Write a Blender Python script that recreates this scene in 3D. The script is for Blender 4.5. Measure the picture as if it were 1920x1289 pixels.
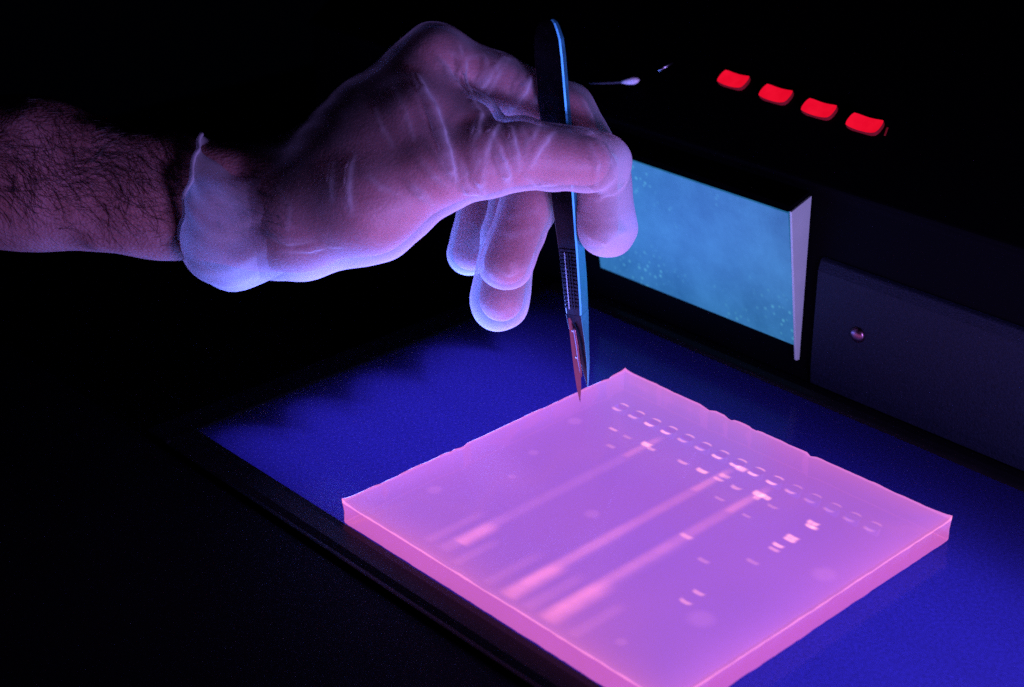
import bpy, bmesh, math, random
import numpy as np
from mathutils import Vector, Matrix, noise

random.seed(7); rng = np.random.default_rng(7)
S = 0.001                                   # everything below is laid out in millimetres
for o in list(bpy.data.objects): bpy.data.objects.remove(o, do_unlink=True)
scene = bpy.context.scene
COL = scene.collection

# ------------------------------------------------------------------ camera
W_, H_, F_ = 1920.0, 1289.0, 3089.0         # photo size and focal length in its pixels
PITCH, ROLL, CAM_Z = math.radians(26.35), math.radians(-0.638), 294.0
_r0 = np.array([1, 0, 0.]); _u0 = np.array([0, math.sin(PITCH), math.cos(PITCH)])
FW = np.array([0, math.cos(PITCH), -math.sin(PITCH)])
RT = math.cos(ROLL)*_r0 + math.sin(ROLL)*_u0
UP = -math.sin(ROLL)*_r0 + math.cos(ROLL)*_u0
CAM = np.array([0, 0, CAM_Z])
cd = bpy.data.cameras.new('camera'); co = bpy.data.objects.new('camera', cd); COL.objects.link(co)
cd.sensor_width = 36; cd.lens = F_/W_*36; cd.clip_start = 0.02; cd.clip_end = 50
co.matrix_world = Matrix(((RT[0], UP[0], -FW[0], 0), (RT[1], UP[1], -FW[1], 0), (RT[2], UP[2], -FW[2], CAM_Z*S), (0, 0, 0, 1)))
cd.dof.use_dof = True; cd.dof.focus_distance = 0.566; cd.dof.aperture_fstop = 13
scene.camera = co

# ------------------------------------------------------------------ world, exposure
w = bpy.data.worlds.new('World'); scene.world = w; w.use_nodes = True
w.node_tree.nodes['Background'].inputs[0].default_value = (0.2, 0.3, 1, 1)
w.node_tree.nodes['Background'].inputs[1].default_value = 0.0006
vs = scene.view_settings
vs.view_transform = 'Standard'; vs.look = 'None'; vs.exposure = 0; vs.gamma = 1; vs.use_curve_mapping = False
scene.cycles.max_bounces = 5; scene.cycles.diffuse_bounces = 3; scene.cycles.caustics_reflective = False; scene.cycles.caustics_refractive = False; scene.cycles.transparent_max_bounces = 24
scene.cycles.sample_clamp_indirect = 3; scene.cycles.sample_clamp_direct = 6
scene.cycles.use_denoising = False          # the fine sampling grain stands in for the film's

# ------------------------------------------------------------------ geometry of the place: gel-aligned frame (a: away to the right, b: right and towards us)
T = 9.0
def ray(u, v): return FW + RT*(u - W_/2)/F_ - UP*(v - H_/2)/F_
def on_z(u, v, z):
    d = ray(u, v); return CAM + d*((z - CAM_Z)/d[2])
OB = np.array([42.51, 551.91, 0.0])
EA = np.array([0.73484, 0.67824, 0.0]); EB = np.array([0.67824, -0.73484, 0.0]); EZ = np.array([0, 0, 1.0])
def G(a, b, z): return OB + EA*a + EB*b + EZ*z
def to_ab(p): q = np.asarray(p) - OB; return q@EA, q@EB
def on_a(u, v, a):
    d = ray(u, v); t = (a - (CAM - OB)@EA)/(d@EA); return CAM + d*t
YAW = math.atan2(EA[1], EA[0])

# ------------------------------------------------------------------ lamps: the ultraviolet and the glow that leave the glass and the gel
def area(name, a0, a1, b0, b1, z, colour, radiance):
    l = bpy.data.lights.new(name, 'AREA'); l.shape = 'RECTANGLE'
    l.size = abs(a1-a0)*S; l.size_y = abs(b1-b0)*S; l.color = colour
    l.energy = radiance*math.pi*l.size*l.size_y
    o = bpy.data.objects.new(name, l); COL.objects.link(o)
    o.location = G((a0+a1)/2, (b0+b1)/2, z)*S
    o.rotation_euler = (math.pi, 0, YAW)
    return o
BLUE = (0.13, 0.22, 1.0); PINK = (0.85, 0.36, 0.85)
area('glass_light_back', -130, 14, -84, -14, 1.2, BLUE, 15.0)
area('glass_light_strip', 2, 22, 0, 150, 1.2, BLUE, 0.8)
area('glass_light_front', -130, 14, 147, 250, 1.2, BLUE, 2.0)
area('gel_light', -133, -1, 1, 143, T+1.6, PINK, 1.1)
# added violet fill lamp, low in front and to the right of the table
def lamp(name, loc, aim, sx, sy, colour, radiance):
    l = bpy.data.lights.new(name, 'AREA'); l.shape = 'RECTANGLE'; l.size = sx*S; l.size_y = sy*S; l.color = colour; l.energy = radiance*math.pi*l.size*l.size_y
    o = bpy.data.objects.new(name, l); COL.objects.link(o); o.location = Vector(loc)*S
    o.rotation_euler = (Vector(aim)-Vector(loc)).to_track_quat('-Z', 'Y').to_euler(); return o
lamp('violet_fill', (155, 268, 58), (-40, 500, 105), 90, 60, (0.43, 0.27, 1.0), 58)
SCR = lamp('screen_light', G(39.5, -8, 46), G(-30, -8, 50), 92, 50, (0.03, 0.42, 0.75), 0.9)

# ------------------------------------------------------------------ helpers
def mat(name):
    m = bpy.data.materials.new(name); m.use_nodes = True
    nt = m.node_tree; nt.nodes.clear()
    out = nt.nodes.new('ShaderNodeOutputMaterial')
    def nd(t, **kw):
        n = nt.nodes.new('ShaderNode'+t)
        for k, v in kw.items():
            if k.startswith('_'): setattr(n, k[1:], v)
            else: n.inputs[k.replace('__', ' ')].default_value = v
        return n
    def ln(a, b): nt.links.new(a, b)
    return m, nd, ln, out
def rgba(c): return (c[0], c[1], c[2], 1)
def principled(name, col, rough=0.5, metal=0.0, nscale=0, namt=0.0, bump=0.0, bscale=400, spec=0.5):
    m, nd, ln, out = mat(name)
    p = nd('BsdfPrincipled', Base__Color=rgba(col), Roughness=rough, Metallic=metal)
    p.inputs['Specular IOR Level'].default_value = spec
    tc = nd('TexCoord')
    if nscale:
        n = nd('TexNoise', Scale=nscale, Detail=4.0); ln(tc.outputs['Object'], n.inputs['Vector'])
        mx = nd('Mix', _data_type='RGBA'); mx.inputs[6].default_value = rgba([c*(1-namt) for c in col]); mx.inputs[7].default_value = rgba([min(1, c*(1+namt)) for c in col])
        ln(n.outputs[0], mx.inputs[0]); ln(mx.outputs[2], p.inputs['Base Color'])
        mr = nd('MapRange'); mr.inputs[3].default_value = max(0.02, rough-0.12); mr.inputs[4].default_value = min(1, rough+0.12)
        ln(n.outputs[0], mr.inputs[0]); ln(mr.outputs[0], p.inputs['Roughness'])
    if bump:
        n2 = nd('TexNoise', Scale=bscale, Detail=3.0); ln(tc.outputs['Object'], n2.inputs['Vector'])
        b = nd('Bump', Strength=bump, Distance=0.0004); ln(n2.outputs[0], b.inputs['Height']); ln(b.outputs[0], p.inputs['Normal'])
    ln(p.outputs[0], out.inputs[0])
    return m

def mk(name, verts, faces, m, parent=None, base=None, smooth=False, bevel=0, label=None, cat=None, group=None, kind=None, mats=None, midx=None):
    v = np.asarray(verts, float)
    if base is None: base = np.zeros(3) if parent is None else np.array(parent.get('_base', (0, 0, 0)))
    base = np.asarray(base, float)
    me = bpy.data.meshes.new(name); me.from_pydata(((v-base)*S).tolist(), [], [tuple(int(i) for i in f) for f in faces]); me.update()
    for mm in (mats or [m]): me.materials.append(mm)
    if midx is not None: me.polygons.foreach_set('material_index', np.asarray(midx, np.int32))
    if smooth: me.polygons.foreach_set('use_smooth', [True]*len(me.polygons))
    o = bpy.data.objects.new(name, me); COL.objects.link(o)
    if parent is None: o.location = base*S
    else:
        o.parent = parent
    BASE[o.name] = base
    if bevel:
        bv = o.modifiers.new('bevel', 'BEVEL'); bv.width = bevel*S; bv.segments = 3; bv.limit_method = 'ANGLE'
    tag(o, label, cat, group, kind)
    return o
BASE = {}
def tag(o, label=None, cat=None, group=None, kind=None):
    if label: o['label'] = label
    if cat: o['category'] = cat
    if group: o['group'] = group
    if kind: o['kind'] = kind
def empty(name, base, label, cat):
    o = bpy.data.objects.new(name, None); COL.objects.link(o); o.location = np.asarray(base)*S; o.empty_display_size = 0.01
    BASE[o.name] = np.asarray(base, float); tag(o, label, cat); return o
def child(name, verts, faces, m, parent, **kw):
    return mk(name, verts, faces, m, parent, base=BASE[parent.name], **kw)
def boxv(a0, a1, b0, b1, z0, z1):
    v = [G(a, b, z) for z in (z0, z1) for (a, b) in ((a0, b0), (a1, b0), (a1, b1), (a0, b1))]
    # a x b is left-handed here (EB points right of EA), so wind accordingly
    f = [(0, 1, 2, 3), (7, 6, 5, 4), (0, 4, 5, 1), (1, 5, 6, 2), (2, 6, 7, 3), (3, 7, 4, 0)]
    return v, f
def prism(poly, b0, b1):
    """poly: (a, z) outline, extruded along b"""
    n = len(poly); v = [G(a, b0, z) for a, z in poly] + [G(a, b1, z) for a, z in poly]
    f = [tuple(range(n)), tuple(range(2*n-1, n-1, -1))] + [(i, i+n, (i+1) % n+n, (i+1) % n) for i in range(n)]
    return v, f
def tube(pts, rads, seg=12, cap=True):
    pts = [np.asarray(p, float) for p in pts]; V = []; Fc = []
    n = len(pts); ref = np.array([0.13, 0.21, 0.97])
    for i, p in enumerate(pts):
        t = pts[min(i+1, n-1)]-pts[max(i-1, 0)]; t /= np.linalg.norm(t)
        x = np.cross(t, ref); x /= np.linalg.norm(x); y = np.cross(t, x)
        for k in range(seg):
            an = 2*math.pi*k/seg; V.append(p+rads[i]*(math.cos(an)*x+math.sin(an)*y))
    for i in range(n-1):
        for k in range(seg):
            k2 = (k+1) % seg; Fc.append((i*seg+k, i*seg+k2, (i+1)*seg+k2, (i+1)*seg+k))
    if cap: Fc += [tuple(range(seg-1, -1, -1)), tuple((n-1)*seg+k for k in range(seg))]
    return V, Fc

# ------------------------------------------------------------------ materials
M_black = principled('black_satin_housing', (0.003, 0.003, 0.0045), 0.45, nscale=60, namt=0.4, bump=0.15, bscale=900, spec=0.05)
M_cab = principled('black_cabinet_paint', (0.0012, 0.0012, 0.002), 0.7, nscale=40, namt=0.4, bump=0.2, bscale=1200, spec=0.02)
M_rail = principled('black_glossy_rail', (0.004, 0.004, 0.005), 0.36, nscale=120, namt=0.3, spec=0.1)
M_panel = principled('charcoal_crackle_paint', (0.004, 0.0065, 0.015), 0.62, nscale=1100, namt=0.9, bump=0.8, bscale=1500, spec=0.15)
M_bench = principled('dark_bench', (0.01, 0.01, 0.012), 0.5, nscale=20, namt=0.3)
M_steel = principled('steel', (0.55, 0.56, 0.6), 0.28, metal=1.0, nscale=250, namt=0.12)
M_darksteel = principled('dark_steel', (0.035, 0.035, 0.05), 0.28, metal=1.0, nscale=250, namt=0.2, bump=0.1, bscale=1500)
M_edge = principled('teal_reflection_edge', (0.10, 0.58, 0.72), 0.62, metal=1.0, nscale=250, namt=0.1)  # teal base colour paints the screen's reflection onto the steel edge
M_blade = principled('blade_steel', (0.17, 0.085, 0.11), 0.3, metal=1.0, nscale=250, namt=0.15)  # pinkish base colour puts the gel's reflected glow into the steel
M_pale = principled('pale_sheet', (0.42, 0.55, 0.42), 0.6, nscale=80, namt=0.15)

# ------------------------------------------------------------------ bench
v, f = boxv(-700, 700, -700, 500, -110, -100)
mk('lab_bench', v, f, M_bench, base=G(0, 0, -100), kind='structure', label='black bench top in the dark room')

# ------------------------------------------------------------------ transilluminator
A0, A1, B0, B1 = -134.6, 46.0, -87.0, 262.0
trans = empty('transilluminator', G(-44, 80, -100), 'black ultraviolet light table with glowing deep blue glass under the gel', 'light table')
v, f = prism([(A0-13, 0), (A0-13, -100), (A1+5.5, -100), (A1+5.5, 0), (A1, -0.9), (A1, -40), (A0, -40), (A0, -0.9)][::-1], B0, B1)
child('housing_tray', v, f, M_black, trans)
for nm, bb in (('end_wall', (B0-14, B0-0.02)), ('end_wall', (B1+0.02, B1+14))):
    v, f = boxv(A0-13, A1+5.5, bb[0], bb[1], -100, 0.4); child(nm, v, f, M_black, trans, bevel=1.0)
# sloping front deck, left of the glass
v, f = prism([(A0-13.2, -2.2), (A0-13.2, -100), (-420, -100), (-420, -40)], B0-120, B1+40)
child('front_deck', v, f, M_black, trans, bevel=1.2)
v, f = prism([(A0-12.6, -0.05), (A0-0.4, -0.05), (A0-0.1, 0.9), (A0-3, 1.3), (A0-9, 0.9), (A0-12.6, -0.5)], B0, B1)
child('frame_rail', v, f, M_rail, trans, bevel=0.5)
v, f = prism([(A1-2.5, 0.05), (A1-1.5, 1.6), (A1+1.0, 2.6), (A1+5.4, 2.8), (A1+5.4, 0.05)], B0, B1)
child('frame_rail', v, f, M_rail, trans, bevel=0.6)
# ultraviolet tubes
m, nd, ln, out = mat('uv_tube_glow')
e = nd('Emission', Color=(0.045, 0.033, 1, 1), Strength=1.15); ln(e.outputs[0], out.inputs[0]); M_tube = m
TD, TR = -21.0, 5.0
for a in (-121, -94, -67, -40, -15):
    v, f = tube([G(a, -76, TD), G(a, B1-8, TD)], [TR, TR], 16, True)
    t_ = child('ultraviolet_tube', v, f, M_tube, trans, smooth=False)
    for b0, b1 in ((-85, -76.2), (B1-7.8, B1-1)):
        v, f = tube([G(a, b0, TD), G(a, b1, TD)], [TR+0.6, TR+0.6], 16, True); child('tube_cap', v, f, M_black, t_)
# added unseen mask that shapes the glow into scallops at the glass's far end
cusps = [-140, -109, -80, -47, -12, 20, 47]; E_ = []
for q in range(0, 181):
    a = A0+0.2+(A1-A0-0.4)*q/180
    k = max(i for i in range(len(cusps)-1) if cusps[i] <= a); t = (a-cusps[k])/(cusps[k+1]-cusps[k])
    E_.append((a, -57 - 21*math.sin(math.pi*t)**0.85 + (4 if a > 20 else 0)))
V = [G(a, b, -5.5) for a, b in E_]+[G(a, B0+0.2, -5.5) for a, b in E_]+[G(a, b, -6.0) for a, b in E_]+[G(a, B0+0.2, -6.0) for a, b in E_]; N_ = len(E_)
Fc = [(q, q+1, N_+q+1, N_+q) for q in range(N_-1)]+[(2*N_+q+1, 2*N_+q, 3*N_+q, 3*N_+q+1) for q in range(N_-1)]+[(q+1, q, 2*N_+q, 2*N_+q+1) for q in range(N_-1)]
child('added_glow_mask', V, Fc, M_black, trans)
# filter glass: frosted underneath, polished on top
m, nd, ln, out = mat('blue_filter_glass')
tr = nd('BsdfTranslucent', Color=(0.85, 0.82, 0.95, 1)); gl = nd('BsdfGlossy', Roughness=0.16); gl.inputs['Color'].default_value = (0.2, 0.2, 0.25, 1)
fr = nd('Fresnel', IOR=1.5); mx = nd('MixShader')
tc = nd('TexCoord'); n = nd('TexNoise', Scale=900.0, Detail=3.0); ln(tc.outputs['Object'], n.inputs['Vector'])
mr = nd('MapRange'); mr.inputs[1].default_value = 0.3; mr.inputs[2].default_value = 0.7; mr.inputs[3].default_value = 0.7; mr.inputs[4].default_value = 1.15; ln(n.outputs[0], mr.inputs[0])
hs = nd('HueSaturation'); hs.inputs['Color'].default_value = (0.8, 0.78, 0.9, 1); ln(mr.outputs[0], hs.inputs['Value']); ln(hs.outputs[0], tr.inputs[0])
dg = nd('BsdfDiffuse', Color=(0.007, 0.0055, 0.004, 1)); ag = nd('AddShader'); ln(tr.outputs[0], ag.inputs[0]); ln(dg.outputs[0], ag.inputs[1])
ln(fr.outputs[0], mx.inputs[0]); ln(ag.outputs[0], mx.inputs[1]); ln(gl.outputs[0], mx.inputs[2]); ln(mx.outputs[0], out.inputs[0])
M_glass = m
v = [G(A0+0.1, B0+0.1, 0), G(A1-0.1, B0+0.1, 0), G(A1-0.1, B1-0.1, 0), G(A0+0.1, B1-0.1, 0)]
child('filter_glass', v, [(3, 2, 1, 0)], M_glass, trans)

# ------------------------------------------------------------------ instrument cabinet behind
FA = 52.0                                   # plane of its front
cab = empty('instrument_cabinet', G(120, 40, -100), 'black instrument cabinet with red keys standing behind the light table', 'cabinet')
SL = 0.66                                   # slope of the key deck
deck0 = (FA-2, 82.0)
def deck_z(a): return deck0[1] + (a-deck0[0])*SL
DN = EZ*1.0 - EA*SL; DN /= np.linalg.norm(DN)
def on_deck(u, v, off=0.0):
    p0 = G(deck0[0], 0, deck0[1]) + DN*off; d = ray(u, v); t = ((p0-CAM)@DN)/(d@DN); return CAM + d*t
v, f = prism([(FA+0.5, -100), (FA+0.5, 79), (deck0[0], deck0[1]), (150, deck_z(150)), (260, deck_z(150)), (260, -100)], -260, 300)
child('body', v, f, M_cab, cab, bevel=1.5)
# charcoal plate with its screw, right of the screen
pz = lambda b: 3.6 - (b-48)*0.004
pl_v, pl_f = prism([(FA-1.6, 3.4), (FA-2.4, 9), (FA-2.4, 50), (FA-1.2, 54), (FA+0.4, 55), (FA+0.4, 3.4)], 48.4, 300)
child('front_plate', pl_v, pl_f, M_panel, cab, bevel=0.5)
sc_c = on_a(1608, 628, FA-2.4)
def dome(c, n, r, h, rings=6, seg=20):
    n = np.asarray(n)/np.linalg.norm(n); x = np.cross(n, EZ+0.01); x /= np.linalg.norm(x); y = np.cross(n, x); V = []; Fc = []
    for i in range(rings):
        t = i/(rings)*math.pi/2; rr = r*math.cos(t); hh = h*math.sin(t)
        for k in range(seg): an = 2*math.pi*k/seg; V.append(c+n*hh+rr*(math.cos(an)*x+math.sin(an)*y))
    V.append(c+n*h)
    for i in range(rings-1):
        for k in range(seg): Fc.append((i*seg+k, i*seg+(k+1) % seg, (i+1)*seg+(k+1) % seg, (i+1)*seg+k))
    for k in range(seg): Fc.append(((rings-1)*seg+k, (rings-1)*seg+(k+1) % seg, rings*seg))
    return V, Fc
v, f = dome(sc_c-EA*0.05, -EA, 3.1, 1.5); child('screw', v, f, M_blade, cab, smooth=True)
# glowing teal screen leaning out of the front, on a pale wedge-shaped cheek
m, nd, ln, out = mat('teal_screen')
tc = nd('TexCoord'); n1 = nd('TexNoise', Scale=26.0, Detail=8.0, Roughness=0.72); n2 = nd('TexNoise', Scale=30.0, Detail=5.0)
vo = nd('TexVoronoi', Scale=330.0); ln(tc.outputs['Object'], vo.inputs['Vector'])
ln(tc.outputs['Object'], n1.inputs['Vector']); ln(tc.outputs['Object'], n2.inputs['Vector'])
c1 = nd('ValToRGB'); c1.color_ramp.elements[0].position = 0.34; c1.color_ramp.elements[0].color = (0.010, 0.095, 0.23, 1)
c1.color_ramp.elements[1].position = 0.72; c1.color_ramp.elements[1].color = (0.035, 0.19, 0.43, 1); ln(n1.outputs[0], c1.inputs[0])
lt = nd('MapRange'); lt.inputs[1].default_value = 0.34; lt.inputs[2].default_value = 0.12; ln(vo.outputs['Distance'], lt.inputs[0])
gt = nd('MapRange'); gt.inputs[1].default_value = 0.48; gt.inputs[2].default_value = 0.60; ln(n2.outputs[0], gt.inputs[0])
ml = nd('Math', _operation='MULTIPLY'); ln(lt.outputs[0], ml.inputs[0]); ln(gt.outputs[0], ml.inputs[1])
mc = nd('Mix', _data_type='RGBA'); mc.inputs[7].default_value = (0.06, 0.29, 0.45, 1); ln(ml.outputs[0], mc.inputs[0]); ln(c1.outputs[0], mc.inputs[6])
e = nd('Emission', Strength=1.0); ln(mc.outputs[2], e.inputs[0])
p = nd('BsdfPrincipled', Base__Color=(0.015, 0.06, 0.06, 1), Roughness=0.6); ad = nd('AddShader')
ln(e.outputs[0], ad.inputs[0]); ln(p.outputs[0], ad.inputs[1]); ln(ad.outputs[0], out.inputs[0]); M_teal = m
v, f = prism([(40.2, 72.6), (50.4, 16.2), (51.2, 16.4), (41.2, 73.0)], -62, 40.4)
child('teal_screen', v, f, M_teal, cab)
v, f = prism([(40.6, 73.4), (49.9, 10.5), (51.9, 10.2), (51.9, 76.5)], 40.7, 41.7)
child('screen_cheek', v, f, M_pale, cab, bevel=0.2)
v, f = prism([(40.0, 73.3), (41.6, 75.0), (51.9, 77.6), (51.9, 76.8), (41.9, 73.6)], -62, 40.4)
child('screen_hood', v, f, M_cab, cab)
# four red keys with dished tops on the sloping deck
m, nd, ln, out = mat('red_key_top'); tc = nd('TexCoord'); n = nd('TexNoise', Scale=220.0, Detail=3.0); ln(tc.outputs['Object'], n.inputs['Vector'])
c1 = nd('ValToRGB'); c1.color_ramp.elements[0].color = (0.70, 0.0, 0.014, 1); c1.color_ramp.elements[1].color = (0.90, 0.006, 0.03, 1); ln(n.outputs[0], c1.inputs[0])
e = nd('Emission', Strength=1.0); ln(c1.outputs[0], e.inputs[0]); p = nd('BsdfPrincipled', Base__Color=(0.4, 0.01, 0.02, 1), Roughness=0.35); ad = nd('AddShader')
ln(e.outputs[0], ad.inputs[0]); ln(p.outputs[0], ad.inputs[1]); ln(ad.outputs[0], out.inputs[0]); M_red = m
m, nd, ln, out = mat('red_key_side'); e = nd('Emission', Color=(0.07, 0.003, 0.006, 1), Strength=1.0); p = nd('BsdfPrincipled', Base__Color=(0.2, 0.01, 0.02, 1), Roughness=0.3); ad = nd('AddShader')
ln(e.outputs[0], ad.inputs[0]); ln(p.outputs[0], ad.inputs[1]); ln(ad.outputs[0], out.inputs[0]); M_redside = m
DU = EA + EZ*SL; DU /= np.linalg.norm(DU)
def key(u, v, kl, kw):
    c = on_deck(u, v, 1.7); NX, NY = 13, 7; V = []; Fc = []; mi = []
    def out_(i, j):
        x = (i/(NX-1)*2-1); y = (j/(NY-1)*2-1)
        # rounded rectangle: pull the corners in
        k = 1.0-0.10*(abs(x)**4)*(abs(y)**4)*2
        px = x*kl/2*(1-0.10*abs(y)**3); py = y*kw/2*(1-0.10*abs(x)**6)
        return px, py, 1.0*(x*x) - 0.4
    for j in range(NY):
        for i in range(NX):
            x, y, z = out_(i, j); V.append(c+EB*x+DU*y+DN*z)
    for j in range(NY-1):
        for i in range(NX-1): Fc.append((j*NX+i, (j+1)*NX+i, (j+1)*NX+i+1, j*NX+i+1)); mi.append(0)
    rim = [i for i in range(NX)] + [j*NX+NX-1 for j in range(1, NY)] + [(NY-1)*NX+i for i in range(NX-2, -1, -1)] + [j*NX for j in range(NY-2, 0, -1)]
    base = len(V)
    for k in rim: V.append(V[k]-DN*1.7)
    for q in range(len(rim)):
        q2 = (q+1) % len(rim); Fc.append((rim[q], rim[q2], base+q2, base+q)); mi.append(1)
    return V, Fc, mi
for i, (u, v) in enumerate(((1375.5, 149.5), (1455, 176.5), (1536, 204), (1621.5, 232))):
    V, Fc, mi = key(u, v, 13.2+0.3*i, 6.6)
    child('red_key', V, Fc, None, cab, mats=[M_red, M_redside], midx=mi, smooth=False)
c0 = on_deck(1664, 240, 0.4); c1_ = on_deck(1659, 254, 0.4)
v, f = tube([c0, c1_], [0.35, 0.35], 6); child('key_guide', v, f, M_redside, cab)
# small lever on the deck, its bright highlight painted as a white tip
pts = [on_deck(u, v, o_) for u, v, o_ in ((1105, 157, 1), (1130, 156.5, 1.5), (1152, 155.5, 2), (1170, 154, 2.6), (1182, 152.5, 3), (1192, 151, 3), (1199, 150, 3))]
v, f = tube(pts[:4]+[on_deck(1176, 153.5, 2.8)], [0.3, 0.35, 0.45, 0.6, 0.7], 12)
lv = child('lever', v, f, principled('lever_stem', (0.10, 0.10, 0.12), 0.35, nscale=50, namt=0.2), cab, smooth=True)
pts = [on_deck(u, v, 3) for u, v in ((1165, 155), (1172, 154), (1180, 152.8), (1189, 151.5), (1196, 150.5), (1199, 150))]
v, f = tube(pts, [0.4, 1.0, 1.45, 1.6, 1.0, 0.2], 14)
mk('lever_glint', v, f, principled('glint_white', (0.9, 0.9, 0.9), 0.25, nscale=50, namt=0.1), lv, base=BASE[cab.name], smooth=True)
pts = [on_deck(u, v, 2) for u, v in ((1234, 134), (1247, 126), (1262, 118))]
v, f = tube(pts, [0.4, 0.6, 0.3], 8); child('lever', v, f, M_steel, cab, smooth=True)

# ------------------------------------------------------------------ gel
GA0, GB1 = -134.4, 143.8
def gel_mat(name, ecol, estr, k, ecol2=None):
    m, nd, ln, out = mat(name)
    tc = nd('TexCoord'); n = nd('TexNoise', Scale=34.0, Detail=4.0); ln(tc.outputs['Object'], n.inputs['Vector'])
    n2 = nd('TexNoise', Scale=1400.0, Detail=2.0); ln(tc.outputs['Object'], n2.inputs['Vector'])
    mr = nd('MapRange'); mr.inputs[3].default_value = estr*0.9; mr.inputs[4].default_value = estr*1.1; ln(n.outputs[0], mr.inputs[0])
    e = nd('Emission', Color=rgba(ecol)); ln(mr.outputs[0], e.inputs[1])
    if ecol2:
        at_ = nd('Attribute', _attribute_name='stain'); mc = nd('Mix', _data_type='RGBA'); mc.inputs[6].default_value = rgba(ecol); mc.inputs[7].default_value = rgba(ecol2)
        ln(at_.outputs['Fac'], mc.inputs[0]); ln(mc.outputs[2], e.inputs[0])
    t = nd('BsdfTranslucent', Color=(0.5, 0.34, 0.62, 1)); tp = nd('BsdfTransparent', Color=(0.9, 0.8, 0.95, 1)); m1 = nd('MixShader'); m1.inputs[0].default_value = k
    ln(t.outputs[0], m1.inputs[1]); ln(tp.outputs[0], m1.inputs[2])
    g = nd('BsdfGlossy', Roughness=0.16); fr = nd('Fresnel', IOR=1.34); m2 = nd('MixShader')
    bp = nd('Bump', Strength=0.25, Distance=0.0003); ln(n2.outputs[0], bp.inputs['Height']); ln(bp.outputs[0], g.inputs['Normal'])
    ln(fr.outputs[0], m2.inputs[0]); ln(m1.outputs[0], m2.inputs[1]); ln(g.outputs[0], m2.inputs[2])
    ad = nd('AddShader'); ln(m2.outputs[0], ad.inputs[0]); ln(e.outputs[0], ad.inputs[1]); ln(ad.outputs[0], out.inputs[0])
    return m
M_geltop = gel_mat('gel_fluorescing', (0.165, 0.08, 0.36), 1.0, 0.22, (0.36, 0.11, 0.33))
M_gelside = gel_mat('gel_cut_edge', (0.33, 0.07, 0.22), 1.0, 0.65)
M_gellip = gel_mat('gel_lip', (0.82, 0.24, 0.5), 1.0, 0.3)
WELL_A = -22.3; wells = [19.2+7.87*i for i in range(15)]
la = sorted(set([round(x, 3) for x in np.linspace(GA0, 0, 70)] + [GA0+0.5, GA0+1.2, GA0+2.2, -0.5, -1.2, -2.2] + [WELL_A-1.0, WELL_A-0.75, WELL_A+0.75, WELL_A+1.0]))
la = [x for x in la if not (WELL_A-1.9 < x < WELL_A+1.9) or min(abs(x-(WELL_A+d)) for d in (-1.0, -0.75, 0.75, 1.0)) < 1e-6]
lb = [round(x, 3) for x in np.linspace(0, GB1, 73)] + [0.5, 1.2, 2.2, GB1-0.5, GB1-1.2, GB1-2.2]
for b in wells: lb = [x for x in lb if abs(x-b) > 3.2]
for b in wells: lb += [b-2.3, b-2.0, b, b+2.0, b+2.3]
lb = sorted(lb)
na, nb = len(la), len(lb)
def edge_jit(t, s): return 0.22*noise.noise(Vector((t*0.05, s, 0))) + 0.14*noise.noise(Vector((t*0.7, s, 3)))
STAIN = []
notch_b = [(42, 1.2), (52, 0.8), (88, 0.7), (63, 0.6)]         # nicks along the far edge (a = 0)
notch_a = [(-83, 1.6), (-88, 0.9), (-119, 0.5), (-10, 0.9)]    # nicks along the left far edge (b = 0)
V = []
for a in la:
    for b in lb:
        ia = min(a-GA0, -a); ib = min(b, GB1-b); dd = min(ia, ib)
        z = T + (0.35+0.35*noise.noise(Vector((a*0.11, b*0.11, 8))))*math.exp(-dd/1.1) + 0.05*noise.noise(Vector((a*0.08, b*0.08, 0)))
        if dd < 0.01: z -= 0.35 + 0.2*noise.noise(Vector((a*0.3, b*0.3, 5)))
        x, y = a, b
        if a > -2.5: x += edge_jit(b, 1)*(1-min(1, -a/2.5)); 
        if a < GA0+2.5: x += edge_jit(b, 2)*(1-min(1, (a-GA0)/2.5))
        if b < 2.5: y += edge_jit(a, 3)*(1-min(1, b/2.5))
        if b > GB1-2.5: y += edge_jit(a, 4)*(1-min(1, (GB1-b)/2.5))
        for q, s in notch_b:
            g = math.exp(-((b-q)/1.4)**2)
            if a > -3: x -= s*g*(1+a/3); z -= 0.8*s*g*(1+a/3)*(0.5+random.random())
        for q, s in notch_a:
            g = math.exp(-((a-q)/1.6)**2)
            if b < 3: y += s*g*(1-b/3); z += 0.5*s*g*(1-b/3)*(random.random()-0.3)
        for ca, cb in ((GA0, 0), (GA0, GB1), (0, GB1), (0, 0)):                     # corners curl up
            z += 0.9*math.exp(-math.hypot(a-ca, b-cb)/2.2)
        if abs(a-WELL_A) < 0.8 and any(abs(b-q) < 2.1 for q in wells): z -= 2.6
        V.append(G(x, y, z)); STAIN.append(min(1, 0.75*math.exp(-dd/7)+0.25*math.exp(-dd/22) + 0.25*noise.noise(Vector((a*0.025, b*0.025, 4)))))
Fc = []; mi = []
for i in range(na-1):
    for j in range(nb-1): Fc.append((i*nb+j, i*nb+j+1, (i+1)*nb+j+1, (i+1)*nb+j)); mi.append(0)
rim = [(0, j) for j in range(nb)] + [(i, nb-1) for i in range(1, na)] + [(na-1, j) for j in range(nb-2, -1, -1)] + [(i, 0) for i in range(na-2, 0, -1)]
lay = [[i*nb+j for i, j in rim]]
cen = G(GA0/2, GB1/2, 0)
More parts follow.
